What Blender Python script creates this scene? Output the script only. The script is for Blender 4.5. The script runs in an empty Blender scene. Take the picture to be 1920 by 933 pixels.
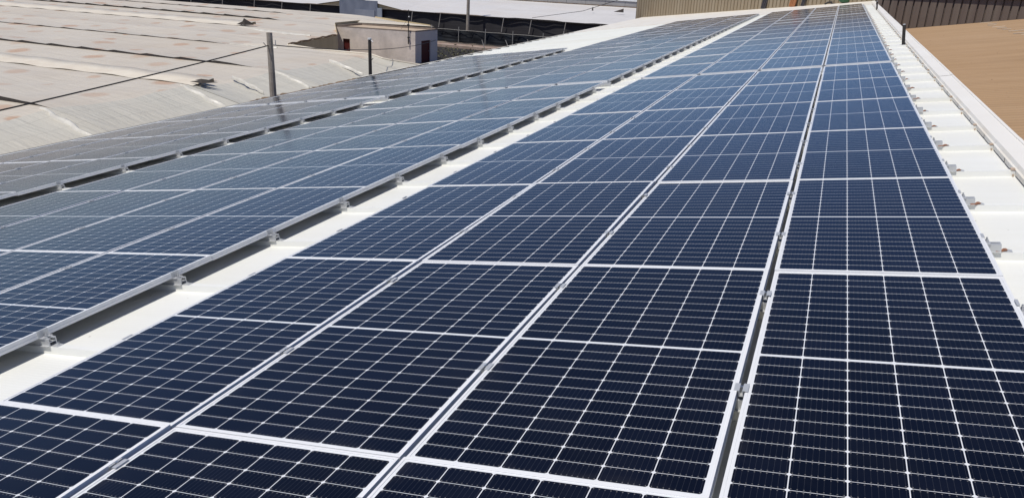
import bpy, math, random
from mathutils import Matrix, Vector
random.seed(7)
C = bpy.context.scene.collection
R = math.radians

# ------------------------------------------------------------------ camera, world, sun, exposure
SC = bpy.context.scene
cam_data = bpy.data.cameras.new("camera"); cam = bpy.data.objects.new("camera", cam_data); C.objects.link(cam)
cam.matrix_world = Matrix(((0.9266139, -0.1651123, 0.3378233, 3.2430354),
                           (0.3737539, 0.3060799, -0.8755702, -2.0307435),
                           (0.0411665, 0.9375783, 0.3453292, 1.9732982),
                           (0, 0, 0, 1)))
cam_data.sensor_width = 36.0
cam_data.lens = 27.572
cam_data.clip_start = 0.05; cam_data.clip_end = 20000
SC.camera = cam

SUNV = Vector((-0.19, -0.39, 0.982)).normalized()      # towards the sun
elev = math.asin(SUNV.z); azim = math.atan2(SUNV.x, SUNV.y)
W = bpy.data.worlds.new("World"); SC.world = W; W.use_nodes = True
wn = W.node_tree.nodes; wl = W.node_tree.links; wn.clear()
sky = wn.new("ShaderNodeTexSky"); sky.sky_type = 'NISHITA'; sky.sun_disc = False
sky.sun_elevation = elev; sky.sun_rotation = azim; sky.altitude = 60
sky.air_density = 0.7; sky.dust_density = 0.1; sky.ozone_density = 1.0
bg = wn.new("ShaderNodeBackground"); bg.inputs[1].default_value = 0.075
wo = wn.new("ShaderNodeOutputWorld"); tint = wn.new('ShaderNodeMix'); tint.data_type = 'RGBA'; tint.blend_type = 'MULTIPLY'; tint.inputs[0].default_value = 1.0; tint.inputs[7].default_value = (.77, .895, 1.17, 1)
wl.new(sky.outputs[0], tint.inputs[6]); wl.new(tint.outputs[2], bg.inputs[0]); wl.new(bg.outputs[0], wo.inputs[0])
sd = bpy.data.lights.new("sun", 'SUN'); sd.energy = 3.65; sd.angle = R(0.53); sd.color = (1.0, 0.955, 0.88)
sun = bpy.data.objects.new("sun", sd); C.objects.link(sun)
sun.rotation_euler = (-SUNV).to_track_quat('-Z', 'Y').to_euler()
SC.view_settings.view_transform = 'Standard'; SC.view_settings.look = 'None'
SC.view_settings.exposure = 0.05; SC.view_settings.gamma = 1.0; SC.view_settings.use_curve_mapping = False

# ------------------------------------------------------------------ helpers
class MB:
    def __init__(s): s.v = []; s.f = []; s.m = []
    def poly(s, pts, mi=0):
        b = len(s.v); s.v += [tuple(p) for p in pts]; s.f.append(tuple(range(b, b + len(pts)))); s.m.append(mi)
    def box(s, x0, x1, y0, y1, z0, z1, mi=0):
        b = len(s.v)
        s.v += [(x0,y0,z0),(x1,y0,z0),(x1,y1,z0),(x0,y1,z0),(x0,y0,z1),(x1,y0,z1),(x1,y1,z1),(x0,y1,z1)]
        for q in ((0,3,2,1),(4,5,6,7),(0,1,5,4),(1,2,6,5),(2,3,7,6),(3,0,4,7)):
            s.f.append(tuple(b + i for i in q)); s.m.append(mi)
    def bar(s, a, b_, w, h, mi=0, up=(0,0,1)):
        a = Vector(a); b_ = Vector(b_); d = (b_ - a).normalized(); up = Vector(up)
        sd_ = d.cross(up)
        if sd_.length < 1e-4: sd_ = d.cross(Vector((1,0,0)))
        sd_.normalize(); u2 = sd_.cross(d).normalized()
        b = len(s.v)
        for p in (a, b_):
            for i, j in ((-1,-1),(1,-1),(1,1),(-1,1)):
                s.v.append(tuple(p + sd_*(i*w/2) + u2*(j*h/2)))
        for q in ((0,1,2,3),(7,6,5,4),(0,4,5,1),(1,5,6,2),(2,6,7,3),(3,7,4,0)):
            s.f.append(tuple(b + i for i in q)); s.m.append(mi)
    def tube(s, pts, r, n=8, mi=0, r1=None, cap=True):
        pts = [Vector(p) for p in pts]; N = len(pts); b = len(s.v)
        for i, p in enumerate(pts):
            d = (pts[min(i+1, N-1)] - pts[max(i-1, 0)]).normalized()
            a = d.cross(Vector((0,0,1)))
            if a.length < 1e-3: a = Vector((1,0,0))
            a.normalize(); c = a.cross(d).normalized()
            rr = r if r1 is None else r + (r1 - r)*i/(N-1)
            for k in range(n):
                t = 2*math.pi*k/n; s.v.append(tuple(p + a*(rr*math.cos(t)) + c*(rr*math.sin(t))))
        for i in range(N-1):
            for k in range(n):
                k2 = (k+1) % n
                s.f.append((b+i*n+k, b+i*n+k2, b+(i+1)*n+k2, b+(i+1)*n+k)); s.m.append(mi)
        if cap:
            s.f.append(tuple(b+k for k in range(n))[::-1]); s.m.append(mi)
            s.f.append(tuple(b+(N-1)*n+k for k in range(n))); s.m.append(mi)
    def sheet(s, grid, mi=0):
        h = len(grid); w = len(grid[0]); b = len(s.v)
        for row in grid: s.v += [tuple(p) for p in row]
        for i in range(h-1):
            for j in range(w-1):
                s.f.append((b+i*w+j, b+i*w+j+1, b+(i+1)*w+j+1, b+(i+1)*w+j)); s.m.append(mi)
    def mesh(s, name, mats, smooth=False):
        me = bpy.data.meshes.new(name); me.from_pydata(s.v, [], s.f)
        for m in mats: me.materials.append(m)
        if len(mats) > 1: me.polygons.foreach_set('material_index', s.m)
        if smooth: me.polygons.foreach_set('use_smooth', [True]*len(me.polygons))
        me.update(); return me
    def build(s, name, mats, parent=None, smooth=False):
        if not isinstance(mats, (list, tuple)): mats = [mats]
        return link(name, s.mesh(name, mats, smooth), parent)

def link(name, me, parent=None):
    o = bpy.data.objects.new(name, me); C.objects.link(o)
    if parent: o.parent = parent
    return o
def thing(name, label, cat, loc=(0,0,0), rot=(0,0,0), group=None):
    o = bpy.data.objects.new(name, None); C.objects.link(o); o.empty_display_size = .2
    o.location = loc; o.rotation_euler = rot
    return tag(o, label, cat, group)
def tag(o, label=None, cat=None, group=None, kind=None):
    if label: o['label'] = label
    if cat: o['category'] = cat
    if group: o['group'] = group
    if kind: o['kind'] = kind
    return o

# ------------------------------------------------------------------ materials
def nmat(name):
    m = bpy.data.materials.new(name); m.use_nodes = True
    nt = m.node_tree; return m, nt, nt.nodes['Principled BSDF']
def N(nt, t, **kw):
    n = nt.nodes.new(t)
    for k, v in kw.items(): setattr(n, k, v)
    return n
def M_(nt, op, a, b=None, c=None, clamp=False):
    n = nt.nodes.new('ShaderNodeMath'); n.operation = op; n.use_clamp = clamp
    for i, x in enumerate((a, b, c)):
        if x is None: continue
        if isinstance(x, (int, float)): n.inputs[i].default_value = x
        else: nt.links.new(x, n.inputs[i])
    return n.outputs[0]
def MIX(nt, fac, a, b):
    n = nt.nodes.new('ShaderNodeMix'); n.data_type = 'RGBA'
    for sck, x in ((n.inputs[0], fac), (n.inputs[6], a), (n.inputs[7], b)):
        if isinstance(x, (int, float)): sck.default_value = x
        elif isinstance(x, tuple): sck.default_value = (*x, 1)
        else: nt.links.new(x, sck)
    return n.outputs[2]
def noise(nt, vec, scale, detail=4, rough=.55):
    n = N(nt, 'ShaderNodeTexNoise'); n.inputs['Scale'].default_value = scale
    n.inputs['Detail'].default_value = detail; n.inputs['Roughness'].default_value = rough
    if vec is not None: nt.links.new(vec, n.inputs['Vector'])
    return n.outputs['Fac']
def ramp(nt, fac, lo, hi):
    n = N(nt, 'ShaderNodeMapRange'); n.inputs[1].default_value = lo; n.inputs[2].default_value = hi
    nt.links.new(fac, n.inputs[0]); return n.outputs[0]
def objco(nt, scale=(1,1,1), rot=(0,0,0)):
    tc = N(nt, 'ShaderNodeTexCoord'); mp = N(nt, 'ShaderNodeMapping')
    mp.inputs['Scale'].default_value = scale; mp.inputs['Rotation'].default_value = rot
    nt.links.new(tc.outputs['Object'], mp.inputs[0]); return mp.outputs[0]
def bump(nt, bs, h, strength=.3, dist=.02):
    b = N(nt, 'ShaderNodeBump'); b.inputs['Strength'].default_value = strength; b.inputs['Distance'].default_value = dist
    nt.links.new(h, b.inputs['Height']); nt.links.new(b.outputs[0], bs.inputs['Normal'])
def simple(name, c1, c2=None, scale=3., rough=.6, metal=0., spec=.5, bmp=0., bscale=20., stretch=(1,1,1), lo=.35, hi=.65, bd=.02):
    m, nt, bs = nmat(name)
    bs.inputs['Roughness'].default_value = rough; bs.inputs['Metallic'].default_value = metal
    bs.inputs['Specular IOR Level'].default_value = spec
    v = objco(nt, stretch)
    if c2 is None: c2 = tuple(x*.82 for x in c1)
    f = ramp(nt, noise(nt, v, scale), lo, hi)
    nt.links.new(MIX(nt, f, c1, c2), bs.inputs['Base Color'])
    if bmp: bump(nt, bs, noise(nt, v, bscale), bmp, bd)
    return m

# solar glass with the printed cell grid
PW, PL = 1.038, 2.078
def cell_material():
    m, nt, bs = nmat('solar_glass')
    tc = N(nt, 'ShaderNodeTexCoord'); sp = N(nt, 'ShaderNodeSeparateXYZ'); nt.links.new(tc.outputs['Object'], sp.inputs[0])
    x, y = sp.outputs[0], sp.outputs[1]
    mx = .021; px = (PW - 2*mx)/6
    u = M_(nt, 'DIVIDE', M_(nt, 'SUBTRACT', x, mx), px)
    fu = M_(nt, 'FRACT', u)
    du = M_(nt, 'MULTIPLY', M_(nt, 'MINIMUM', fu, M_(nt, 'SUBTRACT', 1., fu)), px)
    gap = .016; my = .021; py = (PL/2 - my - gap/2)/12
    yy = M_(nt, 'SUBTRACT', M_(nt, 'ABSOLUTE', M_(nt, 'SUBTRACT', y, PL/2)), gap/2)
    v = M_(nt, 'DIVIDE', yy, py)
    fv = M_(nt, 'FRACT', M_(nt, 'ADD', v, 10.))
    dv = M_(nt, 'MULTIPLY', M_(nt, 'MINIMUM', fv, M_(nt, 'SUBTRACT', 1., fv)), py)
    l1 = M_(nt, 'LESS_THAN', du, .0017)
    l2 = M_(nt, 'LESS_THAN', dv, .00105)
    l3 = M_(nt, 'LESS_THAN', M_(nt, 'ADD', du, dv), .0095)
    o1 = M_(nt, 'LESS_THAN', u, 0.); o2 = M_(nt, 'GREATER_THAN', u, 6.)
    o3 = M_(nt, 'LESS_THAN', yy, 0.); o4 = M_(nt, 'GREATER_THAN', v, 12.)
    w = l1
    for k in (l2, l3, o1, o2, o3, o4): w = M_(nt, 'MAXIMUM', w, k)
    # centre ribbon between the two white half lines is part of the gap; busbars and their solder dots
    bu = M_(nt, 'FRACT', M_(nt, 'MULTIPLY', fu, 9.))
    bd = M_(nt, 'ABSOLUTE', M_(nt, 'SUBTRACT', bu, .5))
    bus = M_(nt, 'LESS_THAN', bd, .032)
    dot = M_(nt, 'MULTIPLY', M_(nt, 'LESS_THAN', bd, .11), M_(nt, 'LESS_THAN', M_(nt, 'ABSOLUTE', M_(nt, 'SUBTRACT', dv, .0085)), .0022))
    oi = N(nt, 'ShaderNodeObjectInfo')
    # cell to cell tone
    cx = M_(nt, 'FLOOR', u); cy = M_(nt, 'FLOOR', v)
    wnz = N(nt, 'ShaderNodeTexWhiteNoise'); wnz.noise_dimensions = '3D'
    cb = N(nt, 'ShaderNodeCombineXYZ'); nt.links.new(cx, cb.inputs[0]); nt.links.new(cy, cb.inputs[1]); nt.links.new(oi.outputs['Random'], cb.inputs[2])
    nt.links.new(cb.outputs[0], wnz.inputs['Vector'])
    t = M_(nt, 'ADD', M_(nt, 'MULTIPLY', wnz.outputs['Value'], .45), M_(nt, 'MULTIPLY', oi.outputs['Random'], .55))
    cell = MIX(nt, t, (.0018, .0024, .0060), (.0058, .0076, .0175))
    cell = MIX(nt, M_(nt, 'MULTIPLY', bus, .20), cell, (.11, .115, .13))
    cell = MIX(nt, M_(nt, 'MULTIPLY', dot, .32), cell, (.36, .35, .34))
    col = MIX(nt, w, cell, (.74, .75, .76))
    # thin film of dust, patchy
    wv = N(nt, 'ShaderNodeTexCoord')
    du_ = ramp(nt, noise(nt, tc.outputs['Object'], 2.3, 6, .65), .45, .8)
    col = MIX(nt, M_(nt, 'MULTIPLY', du_, .010), col, (.55, .5, .45))
    of = N(nt, 'ShaderNodeVectorMath'); of.operation = 'ADD'; nt.links.new(tc.outputs['Object'], of.inputs[0])
    cc = N(nt, 'ShaderNodeCombineXYZ'); r9 = M_(nt, 'MULTIPLY', oi.outputs['Random'], 90.); nt.links.new(r9, cc.inputs[0]); nt.links.new(r9, cc.inputs[1]); nt.links.new(cc.outputs[0], of.inputs[1])
    vs = N(nt, 'ShaderNodeTexVoronoi'); vs.inputs['Scale'].default_value = 2.6; vs.voronoi_dimensions = '2D'; nt.links.new(of.outputs[0], vs.inputs['Vector'])
    sv_ = N(nt, 'ShaderNodeSeparateColor'); nt.links.new(vs.outputs['Color'], sv_.inputs[0])
    spk = M_(nt, 'MULTIPLY', M_(nt, 'LESS_THAN', vs.outputs['Distance'], M_(nt, 'MULTIPLY', sv_.outputs[0], .026)), M_(nt, 'GREATER_THAN', sv_.outputs[1], .62))
    edge_d = M_(nt, 'SUBTRACT', 1., ramp(nt, M_(nt, 'MINIMUM', x, y), .012, .07))
    col = MIX(nt, M_(nt, 'MULTIPLY', edge_d, M_(nt, 'MULTIPLY', du_, .06)), col, (.5,.45,.38))
    nt.links.new(col, bs.inputs['Base Color'])
    nt.links.new(M_(nt, 'ADD', M_(nt, 'MULTIPLY', du_, .05), .13), bs.inputs['Roughness'])
    bs.inputs['IOR'].default_value = 1.38
    bs.inputs['Specular IOR Level'].default_value = .44
    return m
GLASS = cell_material()
BACK = simple('white_backsheet', (.7,.7,.7))
def alu(name, c, rough, metal):
    m, nt, bs = nmat(name)
    v = objco(nt, (1, 1, 1))
    nt.links.new(MIX(nt, noise(nt, v, 14.), c, tuple(k*.86 for k in c)), bs.inputs['Base Color'])
    bs.inputs['Roughness'].default_value = rough; bs.inputs['Metallic'].default_value = metal
    return m
FRAME = alu('anodised_frame', (.88,.88,.875), .42, .08)
ALU = alu('mill_aluminium', (.64,.65,.65), .42, .4)
STEEL = alu('stainless_bolt', (.55,.56,.58), .3, .9)
RUST = simple('corroded_copper', (.34,.16,.09), (.22,.10,.06), 40., .8)

def roof_material():
    m, nt, bs = nmat('white_roof_sheet')
    tc = N(nt, 'ShaderNodeTexCoord'); sp = N(nt, 'ShaderNodeSeparateXYZ'); nt.links.new(tc.outputs['Object'], sp.inputs[0])
    wv = M_(nt, 'SINE', M_(nt, 'MULTIPLY', sp.outputs[1], 2*math.pi/.05))
    pw = M_(nt, 'POWER', M_(nt, 'ABSOLUTE', wv), 4.)
    n1 = noise(nt, objco(nt, (.35, 2.2, 1)), 1.6, 5)
    n2 = noise(nt, objco(nt, (1, 1, 1)), .35, 3)
    c = MIX(nt, ramp(nt, n1, .35, .75), (.81,.81,.765), (.765,.76,.70))
    c = MIX(nt, M_(nt, 'MULTIPLY', pw, .05), c, (.62,.61,.56))  # micro-rib valleys darkened in the colour to strengthen their shading
    c = MIX(nt, M_(nt, 'MULTIPLY', ramp(nt, n2, .5, .75), .35), c, (.70,.67,.58))
    # specks of dirt
    vo = N(nt, 'ShaderNodeTexVoronoi'); vo.inputs['Scale'].default_value = 5.; nt.links.new(objco(nt), vo.inputs['Vector'])
    sk = M_(nt, 'LESS_THAN', vo.outputs['Distance'], .035)
    c = MIX(nt, M_(nt, 'MULTIPLY', sk, .6), c, (.3,.24,.18))
    nt.links.new(c, bs.inputs['Base Color']); bs.inputs['Roughness'].default_value = .45
    bs.inputs['Specular IOR Level'].default_value = .3
    bump(nt, bs, pw, .15, .003)
    return m
ROOF = roof_material()
CREAM = simple('cream_flashing', (.80,.77,.70), (.74,.68,.58), 1.5, .5, spec=.3)
RIDGE = simple('white_ridge_cap', (.82,.79,.73), (.79,.755,.69), .8, .5, spec=.3)
FILLER = simple('weathered_joint', (.55,.45,.36), (.42,.30,.2), 9., .8)
WALLW = simple('rendered_wall', (.62,.6,.55), None, .8, .8)

def clad(name, c1, c2):
    m, nt, bs = nmat(name)
    v = objco(nt, (3.3, 3.3, .25))
    c = MIX(nt, ramp(nt, noise(nt, v, 1.0, 4), .35, .7), c1, c2)
    c = MIX(nt, M_(nt, 'MULTIPLY', ramp(nt, noise(nt, objco(nt, (.5,.5,1.2)), .9, 4), .55, .8), .5), c, tuple(k*.75 for k in c1))
    nt.links.new(c, bs.inputs['Base Color']); bs.inputs['Roughness'].default_value = .55; bs.inputs['Specular IOR Level'].default_value = .3
    return m
CLAD_TAN = clad('tan_cladding', (.29,.225,.145), (.36,.295,.205))
CLAD_BROWN = clad('brown_cladding', (.15,.115,.094), (.19,.152,.122))
def brown_roof_material():
    m, nt, bs = nmat('sandy_brown_roof')
    n1 = noise(nt, objco(nt, (.35,2.,1)), .9, 6, .65); n2 = noise(nt, objco(nt, (.25,.25,1)), .8, 4); n3 = noise(nt, objco(nt, (1,1,1)), 9., 5, .7)
    c = MIX(nt, ramp(nt, n1, .35, .7), (.385,.255,.148), (.325,.212,.12)); c = MIX(nt, M_(nt, 'MULTIPLY', ramp(nt, n2, .45, .7), .5), c, (.40,.275,.17))
    c = MIX(nt, M_(nt, 'MULTIPLY', ramp(nt, n3, .6, .8), .4), c, (.22,.14,.08))
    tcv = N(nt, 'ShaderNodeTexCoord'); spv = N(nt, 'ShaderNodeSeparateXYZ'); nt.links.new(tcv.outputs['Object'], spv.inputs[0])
    val_shade = M_(nt, 'SUBTRACT', 1., ramp(nt, spv.outputs[2], -1.326, -1.285))
    c = MIX(nt, M_(nt, 'MULTIPLY', val_shade, .62), c, (.16,.10,.06))  # valley shading painted into the colour so the corrugation shows
    vo = N(nt, 'ShaderNodeTexVoronoi'); vo.inputs['Scale'].default_value = 1.6; vo.voronoi_dimensions = '2D'; nt.links.new(objco(nt, (.8,1,1)), vo.inputs['Vector'])
    c = MIX(nt, M_(nt, 'MULTIPLY', M_(nt, 'LESS_THAN', vo.outputs['Distance'], .022), .5), c, (.14,.09,.06))
    nt.links.new(c, bs.inputs['Base Color']); bs.inputs['Roughness'].default_value = .8; bs.inputs['Specular IOR Level'].default_value = .15
    bump(nt, bs, n3, .3, .02); return m
BROWNROOF = brown_roof_material()
GREYROOF = simple('pale_grey_roof', (.42,.45,.5), None, .8, .6)

def plastic_material(name, base, alt, stain, fold=.5):
    m, nt, bs = nmat(name)
    v = objco(nt)
    c = MIX(nt, ramp(nt, noise(nt, objco(nt, (.25,1,1)), .8, 6, .6), .3, .7), base, alt)
    c = MIX(nt, M_(nt, 'MULTIPLY', ramp(nt, noise(nt, v, .16, 4), .45, .7), .55), c, tuple(k*.9 for k in (base[0]*1.06, base[1], base[2]*.93)))
    # dried puddle rings left by rain
    if stain:
        ds = N(nt, 'ShaderNodeTexNoise'); ds.inputs['Scale'].default_value = 1.7; nt.links.new(v, ds.inputs['Vector'])
        ad = N(nt, 'ShaderNodeVectorMath'); ad.operation = 'MULTIPLY_ADD'
        nt.links.new(ds.outputs['Color'], ad.inputs[0]); ad.inputs[1].default_value = (.35,.35,0); nt.links.new(v, ad.inputs[2])
        vo = N(nt, 'ShaderNodeTexVoronoi'); vo.inputs['Scale'].default_value = .46; vo.inputs['Randomness'].default_value = 1.
        vo.voronoi_dimensions = '2D'; nt.links.new(ad.outputs[0], vo.inputs['Vector'])
        sc = N(nt, 'ShaderNodeSeparateColor'); nt.links.new(vo.outputs['Color'], sc.inputs[0])
        rad = M_(nt, 'MULTIPLY_ADD', sc.outputs[0], .20, .10)
        rel = M_(nt, 'DIVIDE', vo.outputs['Distance'], rad)
        inside = M_(nt, 'MULTIPLY', M_(nt, 'SUBTRACT', 1., ramp(nt, rel, .65, 1.15)), M_(nt, 'GREATER_THAN', sc.outputs[1], .30))
        inten = M_(nt, 'MULTIPLY', inside, M_(nt, 'MULTIPLY_ADD', sc.outputs[2], .5, .2))
        c = MIX(nt, inten, c, stain)
    bs.inputs['Roughness'].default_value = .5; bs.inputs['Specular IOR Level'].default_value = .35
    h1 = noise(nt, objco(nt, (.35,2.2,1)), 1.4, 6, .65); h2 = noise(nt, v, 6., 4)
    tc = N(nt, 'ShaderNodeTexCoord'); sp = N(nt, 'ShaderNodeSeparateXYZ'); nt.links.new(tc.outputs['Object'], sp.inputs[0])
    wx = M_(nt, 'PINGPONG', M_(nt, 'MULTIPLY', sp.outputs[0], 1.), .45)
    wy = M_(nt, 'PINGPONG', M_(nt, 'MULTIPLY', sp.outputs[1], 1.), .45)
    grid = M_(nt, 'ADD', M_(nt, 'LESS_THAN', wx, .018), M_(nt, 'LESS_THAN', wy, .018))
    c = MIX(nt, M_(nt, 'MULTIPLY', grid, .16), c, tuple(k*.45 for k in base))
    c = MIX(nt, M_(nt, 'MULTIPLY', ramp(nt, h1, .52, .72), .22), c, tuple(min(.8, k*1.22) for k in base))
    c = MIX(nt, M_(nt, 'MULTIPLY', ramp(nt, noise(nt, objco(nt, (.12,3.5,1)), 1.1, 4), .55, .75), .22), c, tuple(k*.62 for k in base))
    nt.links.new(c, bs.inputs['Base Color'])
    h = M_(nt, 'ADD', M_(nt, 'ADD', h1, M_(nt, 'MULTIPLY', h2, .12)), M_(nt, 'MULTIPLY', grid, .06))
    bump(nt, bs, h, fold, .12)
    return m
PLASTIC = plastic_material('dusty_plastic_film', (.555,.50,.42), (.61,.555,.465), (.47,.26,.14))
PLASTIC_SKIRT = plastic_material('grey_plastic_film', (.52,.50,.435), (.57,.54,.465), None, .7)
PLASTIC_CREAM = simple('cream_plastic_film', (.76,.69,.56), (.68,.60,.48), 1.2, .5, bmp=.3, bscale=4.)
PLASTIC_FOLD = simple('bright_plastic_fold', (.68,.65,.575), (.56,.53,.46), 3., .35, bmp=.5, bscale=5., bd=.05)
PLASTIC_WHITE = plastic_material('white_plastic_film', (.66,.64,.62), (.60,.58,.56), None, .35)
VENT = simple('vent_net_shade', (.055,.045,.038), (.035,.03,.026), 5., .9)  # dark net colour, also painting in the shaded interior behind openings
BEIGE_WALL = simple('yellowed_plastic_wall', (.62,.50,.29), (.50,.40,.225), .9, .6, bmp=.3, bscale=3., stretch=(1,1,.3))
DEBRIS = simple('dry_brown_edge', (.28,.19,.11), (.12,.08,.05), 2.5, .9, bmp=.8, bscale=6., bd=.1)
def net_material(name, c1, c2, c3):
    m, nt, bs = nmat(name)
    st = noise(nt, objco(nt, (.35,1,7)), 1.0, 5, .6); pa = noise(nt, objco(nt, (.5,1,.4)), .9, 3)
    c = MIX(nt, ramp(nt, st, .45, .72), c1, c2)
    c = MIX(nt, M_(nt, 'MULTIPLY', ramp(nt, pa, .45, .65), .7), c, c3)
    nt.links.new(c, bs.inputs['Base Color']); bs.inputs['Roughness'].default_value = .8; bs.inputs['Specular IOR Level'].default_value = .15
    bump(nt, bs, pa, .6, .15)
    return m
NET_GREY = net_material('grey_shade_net', (.038,.037,.04), (.055,.053,.055), (.028,.027,.03))
NET_BLACK = net_material('black_shade_net', (.012,.013,.016), (.055,.06,.065), (.010,.016,.028))
POST = simple('pale_post', (.36,.34,.31), None, 4., .7)
CONC = simple('concrete_pole', (.36,.315,.26), (.25,.215,.175), 5., .85, bmp=.3)
DARKPOLE = simple('tarred_pole', (.022,.02,.02), (.04,.035,.03), 6., .8)
CABLE = simple('black_cable', (.02,.018,.018), None, 5., .6)
INSUL = simple('white_insulator', (.75,.75,.73), None, 5., .4)
def render_wall(name='grey_render', g=1.):
    m, nt, bs = nmat(name)
    n1 = noise(nt, objco(nt), 1.1, 7, .65); n2 = noise(nt, objco(nt, (1.4,1.4,.35)), .9, 5); n3 = noise(nt, objco(nt), 5., 5, .7)
    c = MIX(nt, ramp(nt, n1, .35, .68), (.80,.705,.62), (.62,.55,.48))
    c = MIX(nt, M_(nt, 'MULTIPLY', ramp(nt, n2, .52, .75), .6), c, (.50,.44,.39))
    c = MIX(nt, M_(nt, 'MULTIPLY', ramp(nt, n3, .58, .8), .35), c, (.26,.235,.22))
    nt.links.new(c, bs.inputs['Base Color']); bs.inputs['Roughness'].default_value = .9; bs.inputs['Specular IOR Level'].default_value = .1
    bump(nt, bs, n3, .5, .03)
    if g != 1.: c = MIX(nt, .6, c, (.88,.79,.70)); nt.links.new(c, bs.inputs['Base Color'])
    return m
RENDER = render_wall(); RENDER_LIT = render_wall('lit_render', 1.2)  # second copy lightened to stand in for sunlight on the hut's right wall
HUTROOF = simple('sandy_hut_roof', (.52,.41,.30), (.44,.34,.24), 1.3, .9)
PARAPET = simple('grey_parapet', (.20,.16,.13), (.30,.24,.19), 2., .9)
REDDOOR = simple('dark_red_door', (.11,.014,.013), (.075,.011,.011), 3., .5, stretch=(3,3,.4))
KERB = simple('pinkish_kerb', (.42,.33,.27), (.33,.24,.19), 1.5, .9)
GATE = simple('blue_grey_gate', (.145,.165,.215), (.20,.22,.27), 1.2, .5, stretch=(1,1,.5))
SHEETGREY = simple('grey_wall_panel', (.30,.29,.28), (.36,.35,.34), .5, .6)
WOOD = simple('raw_pallet_wood', (.52,.38,.24), (.42,.29,.17), 6., .8, stretch=(1,6,6))
ORANGE = simple('orange_wood', (.38,.15,.05), (.30,.12,.05), 3., .7)
DARKSTUFF = simple('dark_plastic', (.03,.028,.03), (.06,.05,.05), 6., .6)
GREEN = simple('green_plastic', (.03,.12,.05), (.02,.09,.04), 6., .5)
LEAF = simple('weed_leaf', (.07,.085,.03), (.12,.10,.05), 12., .7)
def ground_material():
    m, nt, bs = nmat('dry_soil')
    n1 = noise(nt, objco(nt), .25, 6, .6); n2 = noise(nt, objco(nt), 3., 6, .7)
    c = MIX(nt, ramp(nt, n1, .35, .7), (.20,.155,.115), (.28,.22,.165)); c = MIX(nt, M_(nt, 'MULTIPLY', ramp(nt, n2, .5, .75), .5), c, (.12,.09,.065))
    nt.links.new(c, bs.inputs['Base Color']); bs.inputs['Roughness'].default_value = .95; bump(nt, bs, n2, .5, .1); return m
SOIL = ground_material()
DARKSOIL = simple('dark_wet_soil', (.026,.021,.018), (.012,.011,.011), 1.2, .9, bmp=.8, bscale=3., bd=.15)

# ------------------------------------------------------------------ frame of the sloping roof
S = R(9.0)
RM = Matrix(((math.cos(S), 0, -math.sin(S)), (0, 1, 0), (math.sin(S), 0, math.cos(S))))
def rw(u, v, z=0.): return RM @ Vector((u, v, z))
RROT = (0, -S, 0)
G = -5.6
PITCH, ROW, BREAK = 1.06, 2.0821, 0.26
ZPAN, ZRIB = -.130, -.087
U_EAVE, U_RIDGE = -11.06, 4.72
RIB0, V_END, V_START = 0.725, 42.6, -4.3
def rowv(r): return r*ROW + (BREAK if r >= 6 else 0.)
camM = cam.matrix_world.inverted()
def onscreen(p, m=0.0):
    q = camM @ Vector(p)
    if q.z >= -.02: return None
    return (960 + 1470.51*q.x/-q.z, 466.5 - 1470.51*q.y/-q.z)

# ------------------------------------------------------------------ ground
g = MB(); g.poly([(-4000,-4000,G),(4000,-4000,G),(4000,6000,G),(-4000,6000,G)])
tag(g.build('ground', SOIL), kind='structure')
g = MB(); g.poly([(-31,50,G+.004),(-12,50,G+.004),(-12,67,G+.004),(-31,67,G+.004)])
tag(g.build('dark_ground', DARKSOIL), kind='structure')

# ------------------------------------------------------------------ the white roofed warehouse we stand on
wh = thing('warehouse', 'warehouse with low pitched white ribbed metal roof carrying all the solar arrays', 'warehouse', (0,0,0), RROT)
rb = MB()
prof = [(V_START, ZPAN)]
k = math.ceil(V_START - RIB0 + .1)
ribs = []
while RIB0 + k < V_END - .1:
    c = RIB0 + k; ribs.append(c)
    prof += [(c-.027, ZPAN), (c-.022, ZRIB), (c+.022, ZRIB), (c+.027, ZPAN)]; k += 1
prof.append((V_END, ZPAN))
us = [-10.52, -8., -4., 0., U_RIDGE+.14]
rb.sheet([[(u, v, z) for u in us] for v, z in prof])
rb.poly([(U_EAVE,V_START,ZPAN),(-10.52,V_START,ZPAN),(-10.52,24.0,ZPAN),(U_EAVE,24.0,ZPAN)])
far = [(24.0, ZPAN)] + [q for q in prof if q[0] > 24.2]
rb.sheet([[(u, v, z) for u in (U_EAVE, -10.52)] for v, z in far])
rb.build('roof_sheet', ROOF, wh)
# flat cream flashing that closes the far end of the roof
fl = MB()
def wl_pt(t):      # foot line of the tan wall in roof coordinates (oblique)
    return (-12.04 + t*(4.93+12.04), 61.4 + t*(46.5-61.4))
a = wl_pt(0); b = wl_pt(1)
fl.poly([(U_EAVE, V_END-.1, -.080), (U_RIDGE+.1, V_END-.1, -.080), (U_RIDGE+.1, b[1]+.5, -.080), (a[0]+.9, a[1]-.6, -.080)])
fl.poly([(U_EAVE, V_END-.1, -.080), (U_EAVE, V_END-.1, -.125), (U_RIDGE+.1, V_END-.1, -.125), (U_RIDGE+.1, V_END-.1, -.080)])
fl.build('end_flashing', CREAM, wh)
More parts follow.
